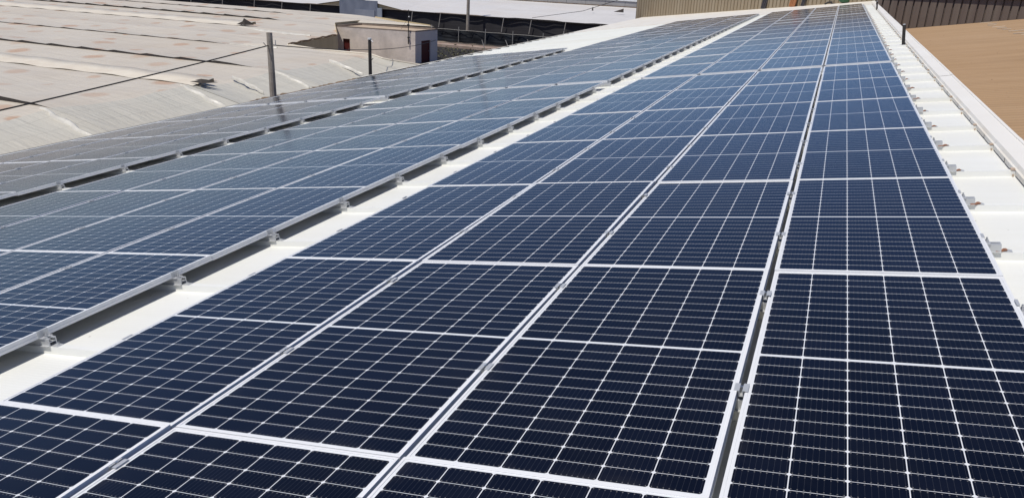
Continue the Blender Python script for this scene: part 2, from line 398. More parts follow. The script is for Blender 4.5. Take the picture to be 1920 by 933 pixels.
# ridge cap: folded lip on the rib tops, cream upstand, broad white face, thin outer lip
rc = MB(); joints = [-4.3, .9, 5.75, 10.6, 15.5, 20.4, 25.3, 30.2, 35.1, 40.0, 46.0]
for i in range(len(joints)-1):
    v0, v1 = joints[i]+.004, joints[i+1]-.004; dz = .003*(i % 2)
    P = [(4.700,-.112),(4.700,-.082),(4.716,-.079),(4.732,-.056+dz),(4.876,-.050+dz),(4.878,-.042+dz),(4.904,-.041+dz),(4.907,-.30)]
    for j in range(len(P)-1):
        if j == 0:
            continue
        rc.poly([(P[j][0],v0,P[j][1]),(P[j+1][0],v0,P[j+1][1]),(P[j+1][0],v1,P[j+1][1]),(P[j][0],v1,P[j][1])], 1 if j in (1,2) else 0)
for a_, b_ in zip(ribs[:-1], ribs[1:]):
    # lip folded down between the ribs, in two lengths with a tab
    m_ = (a_+b_)/2 + random.uniform(-.08,.08)
    for v0, v1 in ((a_+.045, m_-.012), (m_+.012, b_-.045)):
        rc.poly([(4.700,v0,-.082),(4.698,v0,-.118),(4.698,v1,-.118),(4.700,v1,-.082)], 1)
rc.build('ridge_flashing', [RIDGE, CREAM], wh)
rk = MB()
for c in ribs:
    rk.box(4.672, 4.699, c-.026, c+.026, ZRIB+.001, ZRIB+.010+random.uniform(0,.006))
    rk.box(4.678, 4.690, c-.046, c-.034, ZPAN+.002, ZPAN+.020)
rk.build('rib_end_seal', FILLER, wh)
ev = MB()
ev.poly([(U_EAVE-.02,20,-.084),(U_EAVE+.17,20,-.080),(U_EAVE+.17,61,-.080),(U_EAVE-.02,61,-.084)])
ev.poly([(U_EAVE-.02,20,-.084),(U_EAVE-.02,61,-.084),(U_EAVE-.03,61,-.22),(U_EAVE-.03,20,-.22)])
ev.poly([(U_EAVE-.02,V_START,-.12),(U_EAVE-.02,20,-.12),(U_EAVE-.03,20,-.22),(U_EAVE-.03,V_START,-.22)])
ev.build('eave_flashing', CREAM, wh)
# walls under the roof (world coordinates put back into the roof frame)
wm = MB(); RI = RM.inverted()
def rl(x, y, z): return tuple(RI @ Vector((x, y, z)))
e0 = rw(U_EAVE+.25, 0, -.14); e1 = rw(U_RIDGE+.1, 0, -.14)
for (x0,z0,x1,z1,y) in ((e0.x,e0.z,e1.x,e1.z,V_START+.05),(e0.x,e0.z,e1.x,e1.z,46.)):
    wm.poly([rl(x0,y,G), rl(x1,y,G), rl(x1,y,z1), rl(x0,y,z0)])
wm.poly([rl(e0.x,V_START+.05,G), rl(e0.x,V_START+.05,e0.z), rl(e0.x,60.,e0.z), rl(e0.x,60.,G)])
wm.poly([rl(e1.x,V_START+.05,G), rl(e1.x,46.,G), rl(e1.x,46.,e1.z), rl(e1.x,V_START+.05,e1.z)])
wm.build('wall', WALLW, wh)

# ------------------------------------------------------------------ solar panels
def frame_mesh():
    m = MB(); h = .040
    P = [(.011,-.0035),(.011,0.),(0.,0.),(0.,-.017),(.0022,-.018),(.0022,-.0215),(0.,-.0225),(0.,-h),(.028,-h)]   # (inset, z)
    def ring(i, z): return [(i,i,z),(PW-i,i,z),(PW-i,PL-i,z),(i,PL-i,z)]
    for (i0,z0),(i1,z1) in zip(P[:-1], P[1:]):
        a, b = ring(i0,z0), ring(i1,z1)
        for k in range(4):
            k2 = (k+1) % 4; m.poly([a[k], b[k], b[k2], a[k2]])
    return m.mesh('frame', [FRAME])
def glass_mesh():
    m = MB(); i = .0105
    m.poly([(i,i,-.0025),(PW-i,i,-.0025),(PW-i,PL-i,-.0025),(i,PL-i,-.0025)], 0)
    m.poly([(i,i,-.0080),(i,PL-i,-.0080),(PW-i,PL-i,-.0080),(PW-i,i,-.0080)], 1)
    return m.mesh('cell_sheet', [GLASS, BACK])
FM, GM = frame_mesh(), glass_mesh()
ORD = ['zeroth','first','second','third','fourth','fifth','sixth','seventh','eighth','ninth','tenth','eleventh','twelfth','thirteenth','fourteenth','fifteenth','sixteenth','seventeenth','eighteenth','nineteenth','twentieth']
TENS = {2:'twenty',3:'thirty',4:'forty'}; TENTH = {2:'twentieth',3:'thirtieth',4:'fortieth'}
def ordinal(n):
    if n <= 20: return ORD[n]
    return TENTH[n//10] if n % 10 == 0 else TENS[n//10] + '-' + ORD[n % 10]
def visible(u, v, du, dv):
    for a in (0,.25,.5,.75,1):
        for b in (0,.25,.5,.75,1):
            s = onscreen(rw(u+du*a, v+dv*b))
            if s and -6 < s[0] < 1926 and -6 < s[1] < 939: return True
    return False
ARR = [('near', 0.0, 0, -2, 19), ('middle', -.661, 1, -1, 19), ('far left', -5.583, 1, 0, 11)]
U0 = {}
first = None
for nm, ue, right, r0, r1 in ARR:
    ustart = ue if not right else ue - 4*PITCH + (PITCH-PW)
    U0[nm] = ustart
    rows = []
    for r in range(r0, r1+1):
        cs = [c for c in range(4) if visible(ustart + c*PITCH + (.006 if nm == 'near' and c == 3 else 0), rowv(r), PW, PL)]
        if cs: rows.append((r, cs))
    rf = rows[0][0]
    for r, cs in rows:
        for c in cs:
            u = ustart + c*PITCH + (.006 if nm == 'near' and c == 3 else 0); v = rowv(r) + .002
            cl = ('right edge column', 'second column from right', 'third column from right', 'left edge column')[3-c]
            depth = 'grey' if nm == 'far left' else ('dark navy' if v < 9 else 'blue')
            lab = '%s solar panel in the %s array, %s row from front, %s' % (depth, nm, ordinal(r-rf+1), cl)
            t = thing('solar_panel', lab, 'solar panel', rw(u, v), (random.gauss(0,.0019), -S + random.gauss(0,.0019), random.gauss(0,.0007)), 'solar panels of the %s array' % nm)
            link('frame', FM, t); link('cell_sheet', GM, t)

# ------------------------------------------------------------------ mounting rails, clamps
def rail_mesh(length):
    m = MB(); h0, h1 = ZRIB+.002, -.0405; w = .025
    m.box(-length, 0, -w, -w+.006, h0, h1); m.box(-length, 0, w-.006, w, h0, h1)
    mid = (h0+h1)/2
    m.box(-length, 0, -w+.006, w-.006, mid-.003, mid+.003)
    m.box(-length, 0, -w+.006, -.008, h1-.006, h1); m.box(-length, 0, .008, w-.006, h1-.006, h1)
    m.box(-length, 0, -w-.012, -w, h0, h0+.004); m.box(-length, 0, w, w+.012, h0, h0+.004)
    return m.mesh('profile', [ALU])
def end_clamp_mesh():
    m = MB()
    m.box(-.009, .004, -.032, .032, .0008, .0040); m.box(.0006, .004, -.032, .032, -.038, .0008); m.box(.004, .036, -.032, .032, -.040, -.0365)
    return m.mesh('end_clamp', [ALU])
def mid_clamp_mesh():
    m = MB(); a = .026
    m.box(-a, -.0085, -.03, .03, .0008, .0038); m.box(.0085, a, -.03, .03, .0008, .0038)
    m.box(-.0085, -.0055, -.03, .03, -.022, .0038); m.box(.0055, .0085, -.03, .03, -.022, .0038); m.box(-.0055, .0055, -.03, .03, -.022, -.019)
    return m.mesh('mid_clamp', [ALU])
def bolt_mesh():
    m = MB(); m.tube([(0,0,-.018),(0,0,.008)], .0062, 8); return m.mesh('bolt', [STEEL])
def end_bolt_mesh():
    m = MB(); m.tube([(.020,0,-.036),(.020,0,-.020)], .0085, 6); m.tube([(.020,0,-.020),(.020,0,-.008)], .005, 6); return m.mesh('bolt', [STEEL])
def foot_mesh():
    m = MB(); m.box(-.07, .055, -.020, .020, ZRIB+.0002, ZRIB+.0035)
    m.tube([(.035,0,ZRIB),(.035,0,ZRIB+.011)], .008, 6); return m.mesh('foot', [ALU])
def lug_mesh():
    m = MB(); rnd = random.Random(3)
    pts = [(-.04,-.030,ZRIB+.006),(.0,-.031,ZRIB+.007),(.02,-.022,ZRIB+.010),(.04,-.010,ZRIB+.009),(.058,.002,ZRIB+.005)]
    m.tube(pts, .0065, 7, r1=.005); m.tube([(.006,-.006,ZRIB+.005),(.022,.006,ZRIB+.010),(.036,.0,ZRIB+.012),(.046,-.012,ZRIB+.006)], .007, 7, r1=.005)
    return m.mesh('corroded_lug', [RUST])
EC, MC, BM, EB, FT, LG = end_clamp_mesh(), mid_clamp_mesh(), bolt_mesh(), end_bolt_mesh(), foot_mesh(), lug_mesh()
for nm, ue, right, r0, r1 in ARR:
    us_ = U0[nm]; uR = us_ + 3*PITCH + PW + (.006 if nm == 'near' else 0)
    over = .088 if nm == 'near' else .065
    RMESH = rail_mesh(uR + over - us_ + .02)
    vmax = rowv(r1) + PL
    cnt = 0
    for c in ribs:
        if c > vmax - .1 or not (visible(us_, c-.05, uR-us_+over, .1)): continue
        if 6*ROW - .03 < c < 6*ROW + BREAK + .03 and False: continue
        cnt += 1
        near = c < 13
        lab = 'aluminium rail under the %s array, on the %s roof rib from the front' % (nm, ordinal(cnt))
        t = thing('mounting_rail', lab, 'mounting rail', rw(uR+over, c, 0), RROT, 'mounting rails of the %s array' % nm)
        link('profile', RMESH, t)
        e = link('end_clamp', EC, t); e.location = (-over, 0, 0)
        if c < 22: link('bolt', EB, e)
        if nm != 'near' or near: f_ = link('foot', FT, t)
        if nm == 'near':
            lg = link('corroded_lug', LG, t); lg.rotation_euler = (0, 0, random.uniform(-.12,.12)); lg.scale = (random.uniform(.6,1.0), random.uniform(.6,.9), 1)
            if near:
                e2 = link('end_clamp', EC, t); e2.location = (-(over + uR - us_), 0, 0); e2.rotation_euler = (0,0,math.pi)
        # clamps in the gaps between columns; none where a row break falls on the rib
        for kx in (1, 2, 3):
            ug = us_ + kx*PITCH - (PITCH-PW)/2 + (.003 if nm == 'near' and kx == 3 else 0)
            s = onscreen(rw(ug, c, 0))
            if s and -20 < s[0] < 1940 and s[1] < 950:
                mc = link('mid_clamp', MC, t); mc.location = (ug - (uR+over), 0, 0)
                if c < 10: link('bolt', BM, mc)

# ------------------------------------------------------------------ tan clad warehouse at the far end
def corrugated(p0, p1, zb0, zb1, zt, pitch=.32, dep=.085, groove=.085):
    m = MB(); p0 = Vector((*p0, 0)); p1 = Vector((*p1, 0)); L = (p1-p0).length; d = (p1-p0)/L; n = Vector((d.y, -d.x, 0))
    pr = []; s = 0.
    while s < L:
        pr += [(s,0.),(s+pitch-groove,0.),(s+pitch-groove+.018,-dep),(s+pitch-.018,-dep)]; s += pitch
    pr = [q for q in pr if q[0] <= L] + [(L, 0.)]
    bot, top = [], []
    for q, o in pr:
        P = p0 + d*q + n*o; f = q/L
        bot.append((P.x, P.y, zb0 + (zb1-zb0)*f)); top.append((P.x, P.y, zt if not callable(zt) else zt(f)))
    m.sheet([bot, top]); return m
tw = thing('clad_warehouse', 'tall warehouse wall of ribbed tan metal behind the far roof edge', 'warehouse')
corrugated((-11.63,61.42), (5.6,45.85), -1.97, .76, lambda f: .15 + 2.2*f).build('wall', CLAD_TAN, tw).location = (0,0,-.004)
corrugated((-8.6,72.), (-11.66,61.45), -5.6, -5.6, .15).build('side_wall', CLAD_TAN, tw)
m = MB(); m.poly([(-11.7,61.3,.16),(5.7,45.7,2.37),(12.,60.,3.2),(-6.,76.,1.0)]); m.build('roof', GREYROOF, tw)

# neighbouring sandy brown roof and the brown wall behind it
nr = thing('brown_roofed_building', 'lower building with sandy brown corrugated roof beyond the white ridge', 'building', (0,0,0), RROT)
m = MB(); v = -6.; pr = []
while v < 40.6:
    for k in range(4):
        pr.append((v + k*.0675, -1.3 + (.022 if k in (1,2) else -.026)))
    v += .27
m.sheet([[(u, vv, zz) for u in (4.9, 12., 26.)] for vv, zz in pr])
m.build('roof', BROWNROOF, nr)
m = MB()
for i in range(9):
    pv = 39.9-i*1.02+random.uniform(-.2,.2); pu = 9.22+random.uniform(-.15,.15); m.box(pu, pu+random.uniform(.25,.5), pv, pv+.16, -1.277, -1.272)
m.build('worn_patch', simple('worn_paint', (.62,.52,.40), None, 3., .8), nr)
m = MB()
m.poly([rl(4.98,-6,G), rl(25.3,-6,G), rl(25.3,-6,2.4), rl(4.98,-6,-.6)])
m.poly([rl(25.3,-6,G), rl(25.3,40,G), rl(25.3,40,2.4), rl(25.3,-6,2.4)])
m.build('wall', WALLW, nr)
bw = thing('brown_clad_building', 'dark brown ribbed metal wall standing behind the sandy brown roof', 'building')
a0 = rw(4.6, 40.42, -1.3); a1 = rw(24., 40.42, -1.3)
top0 = 1.23; top1 = 1.36
corrugated((a0.x, a0.y), (a1.x, a1.y), a0.z, a1.z, lambda f: top0 + (top1-top0)*f, .33, .085, .075).build('wall', CLAD_BROWN, bw)
m = MB(); m.bar((a0.x, a0.y-.06, top0+.03), (a1.x, a1.y-.06, top1+.03), .12, .10); m.build('edge_trim', simple('dark_trim', (.10,.10,.095), None, 3., .6), bw)
m = MB(); m.poly([(a0.x,a0.y,top0+.082),(a1.x,a1.y,top1+.082),(a1.x,a1.y+16,top1+.9),(a0.x,a0.y+16,top0+.9)]); m.build('roof', GREYROOF, bw)

# posts on the ridge
def ridge_post(u, v, h, r, label):
    p = rw(u, v, ZPAN)
    t = thing('roof_post', label, 'post', p, RROT)
    m = MB(); m.tube([(0,0,-.01),(.006,.004,h)], r, 10); m.build('shaft', DARKPOLE, t)
    m = MB(); m.tube([(.006,.004,h),(.006,.004,h+.018)], r*.8, 8); m.build('cap', INSUL, t)
    m = MB(); m.box(-.07,.07,-.07,.07,-.006,.004); m.build('base_plate', DARKPOLE, t)
ridge_post(4.655, 17.21, .42, .034, 'taller looking short black post standing on the white roof at the brown roof corner')
ridge_post(4.70, 35.59, .36, .034, 'small black post far up the ridge, beside the last solar panels')

# ------------------------------------------------------------------ plastic greenhouses on the left
T = -3.0
def skirt(x): return T if x < -19.5 else T - .17*(x+19.5) - .012*(x+19.5)**2
rg = random.Random(11)
def wob(x, y): return .045*math.sin(x*.83+y*.6) + .03*math.sin(x*2.1-y*1.3) + .02*math.sin(x*.31+y*2.9)
def saw(x, ph, per=2.05):
    f = ((x + ph)/per) % 1.0
    return (1-f)**1.5 if f > .12 else (f/.12)
def span(m, x0, x1, ya, yb, za, zb, dx=.41, ny=7, sag=.16, ph=0., mi=None, xr=None):
    nx = max(2, int((x1-x0)/dx)); grid = []
    for j in range(ny+1):
        t = j/ny; row = []
        for i in range(nx+1):
            x = x0 + (x1-x0)*i/nx
            yA = ya; yB = yb(x) if callable(yb) else yb
            y = yA + (yB-yA)*t
            A = za(x) if callable(za) else za; B = zb(x) if callable(zb) else zb
            z = A + (B-A)*t - sag*4*t*(1-t) + wob(x, y)*(4*t*(1-t)) + (skirt(x)-T)
            row.append((x, y, z))
        grid.append(row)
    m.sheet(grid)
gA = thing('plastic_greenhouse', 'low greenhouse roofed in dusty grey beige plastic right beside the solar warehouse', 'greenhouse')
gB = thing('plastic_greenhouse', 'dusty plastic greenhouse roof stretching behind the concrete hut', 'greenhouse')
XR = -16.4
lines = [(4.2,'slit'),(9.9,'strip'),(15.58,'slit'),(21.5,'strip'),(26.8,'slit'),(33.2,'slit')]
ends = {4.2:-17.,9.9:-19.,15.58:-19.6,21.5:-19.2,26.8:-20.6,33.2:-27.5,42.3:-34.4,48.2:-35.5,54.2:-39.3}
amp = {4.2:.12,15.58:.10,26.8:.075,33.2:.05,48.2:.09,54.2:.05}
bas = {4.2:.09,15.58:.09,26.8:.06,33.2:.025,48.2:.075,54.2:.03}
def edge(y):
    def f(x):
        if y not in amp: return T + .012
        e = ends[y]; fade = max(0., min(1., (e - x)/1.2))
        return T + (bas[y] + amp[y]*saw(x, y*1.7))*fade + .004
    return f
def vent(m, x0, y):
    e = ends[y]; f = edge(y); n = int((e-x0)/.2)
    m.sheet([[(x0+(e-x0)*i/n, y+.012, T-.10 + (skirt(x0+(e-x0)*i/n)-T)) for i in range(n+1)],
             [(x0+(e-x0)*i/n, y+.012, f(x0+(e-x0)*i/n)-.006 + (skirt(x0+(e-x0)*i/n)-T)) for i in range(n+1)]])
top = MB(); sk = MB(); vt = MB(); st = MB()
def rearA(x):
    pts = [(-27.5,34.5),(-25.2,35.5),(-22.6,34.75),(-19.7,34.85),(-18.6,34.7),(-17.9,35.3),(-17.2,35.9),(-16.4,36.5)]
    for (xa,ya),(xb,yb) in zip(pts[:-1], pts[1:]):
        if x <= xb: return ya + (yb-ya)*max(0,(x-xa))/(xb-xa)
    return pts[-1][1]
ys = [l[0] for l in lines]
for ya, yb in zip(ys[:-1], ys[1:]):
    span(top, -75., -19.4, ya, yb, edge(ya), T)
    span(sk, -19.4, XR, ya, yb, edge(ya), T, dx=.25)
span(top, -27.5, -19.4, 33.2, rearA, edge(33.2), T-.05, sag=.1)
span(sk, -19.4, XR, 33.2, rearA, edge(33.2), T-.05, dx=.25, sag=.1)
top.build('roof_film', PLASTIC, gA, True); sk.build('sloped_film', PLASTIC_SKIRT, gA, True)
for y in (4.2, 15.58, 26.8):
    v_ = MB(); vent(v_, -75., y); v_.build('roof_vent', VENT, gA)
v_ = MB(); vent(v_, -75., 33.2); v_.build('roof_vent', VENT, gB)
def strip(m, x0, x1, y, w, rise=.10):
    n = int((x1-x0)/.5)
    rows = []
    for dy, dz in ((0,-.045),(w*.5,rise*.5-.02),(w,rise),(w+.02,-.06)):
        rows.append([(x0+(x1-x0)*i/n, y+dy+.05*math.sin(i*.7), T+.07+dz+.02*math.sin(i*1.3)+(skirt(x0+(x1-x0)*i/n)-T)) for i in range(n+1)])
    m.sheet(rows)
for y, w in ((9.9,1.1),(21.5,1.15)):
    s_ = MB(); strip(s_, -75., ends[y], y, w); s_.build('ridge_strip', PLASTIC_CREAM, gA, True)
def flap(x, y, h, w, parent):
    m = MB()
    m.poly([(x-w,y,T+.08),(x+.12,y-.02,T+.06),(x+.06,y+.05,T+.08+h*.45),(x-.02,y+.1,T+.08+h),(x-.12,y+.05,T+.08+h*.5)], 0)
    m.poly([(x+.12,y-.02,T+.06),(x+.5,y+.45,T+.08),(x-.02,y+.1,T+.08+h)], 0)
    m.poly([(x-w,y+.3,T+.1),(x-.12,y+.06,T+.08+h*.5),(x-.02,y+.11,T+.08+h),(x+.4,y+.6,T+.1)], 0)
    m.build('open_flap', VENT, parent)
flap(-19.0, 21.7, .13, .5, gA)
# bright folds running down the sloped film
for i, (y0, w, xe) in enumerate(((15.4,.34,-16.7),(21.3,.30,-16.9),(26.7,.26,-17.2),(24.2,.12,-17.6),(31.2,.16,-17.4))):
    m = MB(); rows = []; n = 14
    for k in range(n+1):
        x = -19.6 + (xe+19.6)*k/n; t = k/n; ww = w*(.04+.36*math.sin(math.pi*min(1,t*.92+.06))**.7*(.75+.25*math.sin(k*2.3+i*1.7))); yy = y0 - .55*t + .05*math.sin(k*1.1+i)
        z = skirt(x) + .05
        rows.append([(x, yy-ww, z-.16), (x, yy-ww*.4, z-.03+.12*ww), (x, yy+.1*ww, z-.03+.22*ww), (x, yy+ww*.6, z-.035+.1*ww), (x, yy+ww, z-.18)])
    m.sheet(rows); m.build('film_fold', PLASTIC_FOLD, gA, True)
# ragged brown lower edge of the film
m = MB(); rows = []; n = 90
for k in range(n+1):
    y = 22. + (36.6-22.)*k/n; j = rg.uniform(-.10,.10)
    rows.append([(XR-.55+j, y, skirt(XR-.55)+.05+abs(j)*.3), (XR-.05+j*.5, y, skirt(XR)+.12+rg.uniform(0,.12)), (XR+.35, y, skirt(XR)-.35)])
m.sheet(rows); m.build('ragged_edge', DEBRIS, gA, True)
m = MB(); m.sheet([[(XR-.02, 4.2+k*2.5, skirt(XR)-.02) for k in range(14)], [(XR-.02, 4.2+k*2.5, G) for k in range(14)]])
n = 40; m.sheet([[(-27.5+11.0*k/n, rearA(-27.5+11.0*k/n), skirt(-27.5+11.0*k/n)-.05) for k in range(n+1)], [(-27.5+11.0*k/n, rearA(-27.5+11.0*k/n), G) for k in range(n+1)]])
m.build('side_film', BEIGE_WALL, gA)
m = MB(); pts = [(x, rearA(x)-.02, skirt(x)-.03) for x in [ -25.3+.3*k for k in range(30)]]
m.tube(pts, .045, 6); m.build('edge_roll', PLASTIC_CREAM, gA)
# rear greenhouse
def rightB(y):
    if y < 42.2: return -25.2 - (y-35.4)*.191
    if y < 50: return -26.5 - (y-42.2)*.6987
    if y < 53.9: return -31.95
    return -26.1 - (y-54.2)*1.9
ysB = [33.2, 37.7, 42.3, 48.2, 53.9, 54.2, 58.0]
topB = MB()
for ya, yb in zip(ysB[:-1], ysB[1:]):
    nx, ny = 170, (1 if yb-ya < 1 else 7); grid = []
    for j in range(ny+1):
        t = j/ny; y = ya+(yb-ya)*t; xr = max(-27.5, rightB(y)) if y < 35.4 else rightB(y)
        if y < 35.4: xr = -27.5 + (y-33.2)/2.2*2.3
        row = []
        for i in range(nx+1):
            x = -95. + (xr+95.)*i/nx
            za = edge(ya)(x) if ya in amp else T
            dr = xr - x; drop = -.10*max(0, 1-dr/3.)**2 if y > 44 else 0.
            row.append((x, y, za + (T-za)*t - (.14 if ny > 1 else 0)*4*t*(1-t) + wob(x,y)*4*t*(1-t) + drop))
        grid.append(row)
    topB.sheet(grid)
topB.build('roof_film', PLASTIC, gB, True)
for y in (48.2, 54.2):
    v_ = MB(); vent(v_, -95., y); v_.build('roof_vent', VENT, gB)
s_ = MB(); strip(s_, -95., ends[42.3], 42.3, 1.7, .12); s_.build('ridge_strip', PLASTIC_CREAM, gB, True)
flap(-34.2, 42.5, .42, .6, gB)
m = MB(); rows = [[], []]
for k in range(60):
    y = 35.4 + k*(58.0-35.4)/59; rows[0].append((rightB(y)+.01, y, T-.02)); rows[1].append((rightB(y)+.01, y, G))
m.sheet(rows); m.build('side_film', BEIGE_WALL, gB)
m = MB(); pts = [(rightB(35.4+k*.5)+.02, 35.4+k*.5, T+.02+.03*math.sin(k*2.3)) for k in range(14)]
m.tube(pts, .05, 6); m.build('edge_roll', DEBRIS, gB)
for i, (x0, x1, y0, dy) in enumerate(((-34.3,-27.5,42.1,-1.4),(-39.,-31.5,54.4,-.6),(-27.6,-24.9,33.4,.6))):
    m = MB(); rows = []; n = 16
    for k in range(n+1):
        t = k/n; x = x0+(x1-x0)*t; yy = y0+dy*t; w = .02+.13*math.sin(math.pi*(t*.9+.05))
        z = T + .03 - .06*math.sin(math.pi*t)
        rows.append([(x,yy-w,z-.1),(x,yy,z-.02+.3*w),(x,yy+w,z-.1)])
    m.sheet(rows); m.build('film_fold', PLASTIC_FOLD, gB, True)

# ------------------------------------------------------------------ concrete hut
ht = thing('concrete_hut', 'small grey rendered hut with flat sandy roof and two dark red doors', 'hut')
A_ = Vector((-31.9, 50.05, 0)); B_ = Vector((-25.5, 50.75, 0)); D_ = Vector((-25.15, 53.65, 0)); E_ = A_ + (D_-B_)
ZT = -3.28
def wall_open(p, q, zb, zt, o0, o1, oz0, oz1, rec=.12):
    m = MB(); d = (q-p).normalized(); L = (q-p).length; nrm = Vector((d.y, -d.x, 0))
    def P(s, z, o=0): w_ = p + d*s - nrm*o; return (w_.x, w_.y, z)
    m.poly([P(0,zb),P(o0,zb),P(o0,zt),P(0,zt)]); m.poly([P(o1,zb),P(L,zb),P(L,zt),P(o1,zt)])
    m.poly([P(o0,oz1),P(o1,oz1),P(o1,zt),P(o0,zt)])
    if oz0 > zb: m.poly([P(o0,zb),P(o1,zb),P(o1,oz0),P(o0,oz0)])
    m.poly([P(o0,oz0),P(o0,oz0,rec),P(o0,oz1,rec),P(o0,oz1)]); m.poly([P(o1,oz0,rec),P(o1,oz0),P(o1,oz1),P(o1,oz1,rec)])
    m.poly([P(o0,oz1),P(o0,oz1,rec),P(o1,oz1,rec),P(o1,oz1)])
    dm = MB(); dm.poly([P(o0,oz0,rec-.004),P(o1,oz0,rec-.004),P(o1,oz1,rec-.004),P(o0,oz1,rec-.004)])
    fm = MB(); e_ = .05
    for s0, s1, z0, z1 in ((o0+.003,o0+e_,oz0,oz1-.003),(o1-e_,o1-.003,oz0,oz1-.003),(o0+e_,o1-e_,oz1-e_,oz1-.003)):
        fm.poly([P(s0,z0,rec-.03),P(s1,z0,rec-.03),P(s1,z1,rec-.03),P(s0,z1,rec-.03)])
    hm = MB(); mid = (oz0+oz1)/2
    hm.bar(P(o1-.13,mid-.06,rec-.05), P(o1-.13,mid+.06,rec-.05), .03, .03)
    return m, dm, fm, hm
m, dm, fm, hm = wall_open(A_, B_, G, ZT, .55, 1.12, -5.6, -4.15)
m.build('wall', RENDER, ht); d1 = dm.build('door', REDDOOR, ht); fm.build('door_frame', REDDOOR, d1); hm.build('handle', STEEL, d1)
Lr = (D_-B_).length
m, dm, fm, hm = wall_open(B_, D_, G, ZT, .78, 2.0, G, -4.0)
m.build('wall', RENDER_LIT, ht); d2 = dm.build('door', REDDOOR, ht); fm.build('door_frame', REDDOOR, d2); hm.build('handle', STEEL, d2)
m = MB()
m.poly([(D_.x,D_.y,G),(E_.x,E_.y,G),(E_.x,E_.y,ZT),(D_.x,D_.y,ZT)]); m.poly([(E_.x,E_.y,G),(A_.x,A_.y,G),(A_.x,A_.y,ZT),(E_.x,E_.y,ZT)])
m.build('wall', RENDER, ht)
m = MB(); m.poly([(p.x,p.y,ZT-.04) for p in (A_,B_,D_,E_)]); m.build('roof', HUTROOF, ht)
m = MB()
cen = (A_+D_)/2
cs = [A_,B_,D_,E_]
for i in range(4):
    p, q = cs[i], cs[(i+1) % 4]
    pi, qi = p + (cen-p)*.05, q + (cen-q)*.05; po, qo = p + (p-cen)*.004, q + (q-cen)*.004
    hgt = .05 if i < 2 else .09
    zz = ZT + hgt
    m.poly([(po.x,po.y,ZT-.03),(qo.x,qo.y,ZT-.03),(qo.x,qo.y,zz),(po.x,po.y,zz)]); m.poly([(po.x,po.y,zz),(qo.x,qo.y,zz),(qi.x,qi.y,zz),(pi.x,pi.y,zz)]); m.poly([(pi.x,pi.y,zz),(qi.x,qi.y,zz),(qi.x,qi.y,ZT-.05),(pi.x,pi.y,ZT-.05)])
m.build('parapet', PARAPET, ht)
# mast fixed to the front of the hut
ms = thing('aerial_mast', 'thin dark mast fixed to the front corner of the grey hut', 'mast', (-25.98, 50.58, -4.2))
m = MB(); m.tube([(0,0,0),(.0,0,.9),(.03,0,2.45)], .045, 8, r1=.03); m.build('shaft', DARKPOLE, ms)
m = MB(); m.box(-.07,.07,-.07,.05,1.28,1.42); m.build('bracket', DARKPOLE, ms)
m = MB(); m.box(-.06,.06,-.05,.05,.42,.52); m.build('bracket', DARKPOLE, ms)
m = MB(); m.tube([(.03,0,1.95),(.10,0,1.95)], .05, 8); m.build('insulator', INSUL, ms)
m = MB(); m.tube([(.03,0,1.93),(-.9,.5,.95)], .008, 5); m.build('stay_wire', CABLE, ms)

# ------------------------------------------------------------------ poles and cables
def pole(name, label, x, y, zt, r0, r1, mat, lean=(0,0), extra=None):
    t = thing(name, label, 'pole', (x, y, G)); h = zt - G
    m = MB(); m.tube([(0,0,0),(lean[0]*.5,lean[1]*.5,h*.5),(lean[0],lean[1],h)], r0, 10, r1=r1); m.build('shaft', mat, t); return t, h
t, h = pole('utility_pole', 'weathered grey concrete pole carrying the cable in front of the greenhouse roof', -12.3, 17.55, -.34, .13, .085, CONC)
m = MB(); m.tube([(-.16,0,h-.40),(.20,0,h-.34)], .014, 6); m.tube([(.20,0,h-.36),(.20,0,h-.20)], .012, 6); m.tube([(-.14,0,h-.40),(-.20,-.05,h-.30)], .014, 6); m.build('bracket', STEEL, t)
t, h = pole('utility_pole', 'short black pole with pale cap standing in front of the grey hut', -12.3, 23.1, -.93, .075, .058, DARKPOLE)
m = MB(); m.tube([(0,0,h),(0,0,h+.05)], .075, 8); m.tube([(.04,0,h-.02),(.14,0,h-.08)], .02, 6); m.build('cap', INSUL, t)
m = MB(); m.tube([(.05,0,h-.72),(.13,0,h-.66)], .014, 6); m.build('hook', DARKPOLE, t)
pole('utility_pole', 'tall thin grey pole rising in front of the white greenhouse roof', -30.3, 70.2, 3., .17, .12, CONC, (.05,0))
def cable(name, label, pts, r, cat='cable'):
    m = MB(); m.tube(pts, r, 6); tag(m.build(name, CABLE), label, cat)
P = [(-12.3, y, -.70 + .081*(y-17.57)*1.0 + .0012*(y-17.57)**2*1.0 ) for y in [17.57 - k*.8 for k in range(0, 26)]]
P = [(-12.3, y, -.70 - .0855*(17.57-y) + .0014*(17.57-y)**2) for y in [17.57 - k*.8 for k in range(0, 26)]]
cable('overhead_cable', 'black cable sagging from the grey concrete pole towards the left foreground', P, .017)
a_ = Vector((-12.28, 17.6, -.70)); b_ = Vector((-24.6, 52.3, -3.93))
P = []
for k in range(31):
    t_ = k/30; q = a_.lerp(b_, t_); q.z -= .75*4*t_*(1-t_)*.5; P.append(tuple(q))
cable('overhead_cable', 'black cable running from the grey concrete pole across the front of the hut', P, .017)
cable('overhead_cable', 'thin black cable rising over the white greenhouse to the tan wall', [(-24.2, 71.8, -3.2), (-18.8, 70.6, -2.2), (-13.5, 66., -.55), (-10.0, 63., .9)], .022)

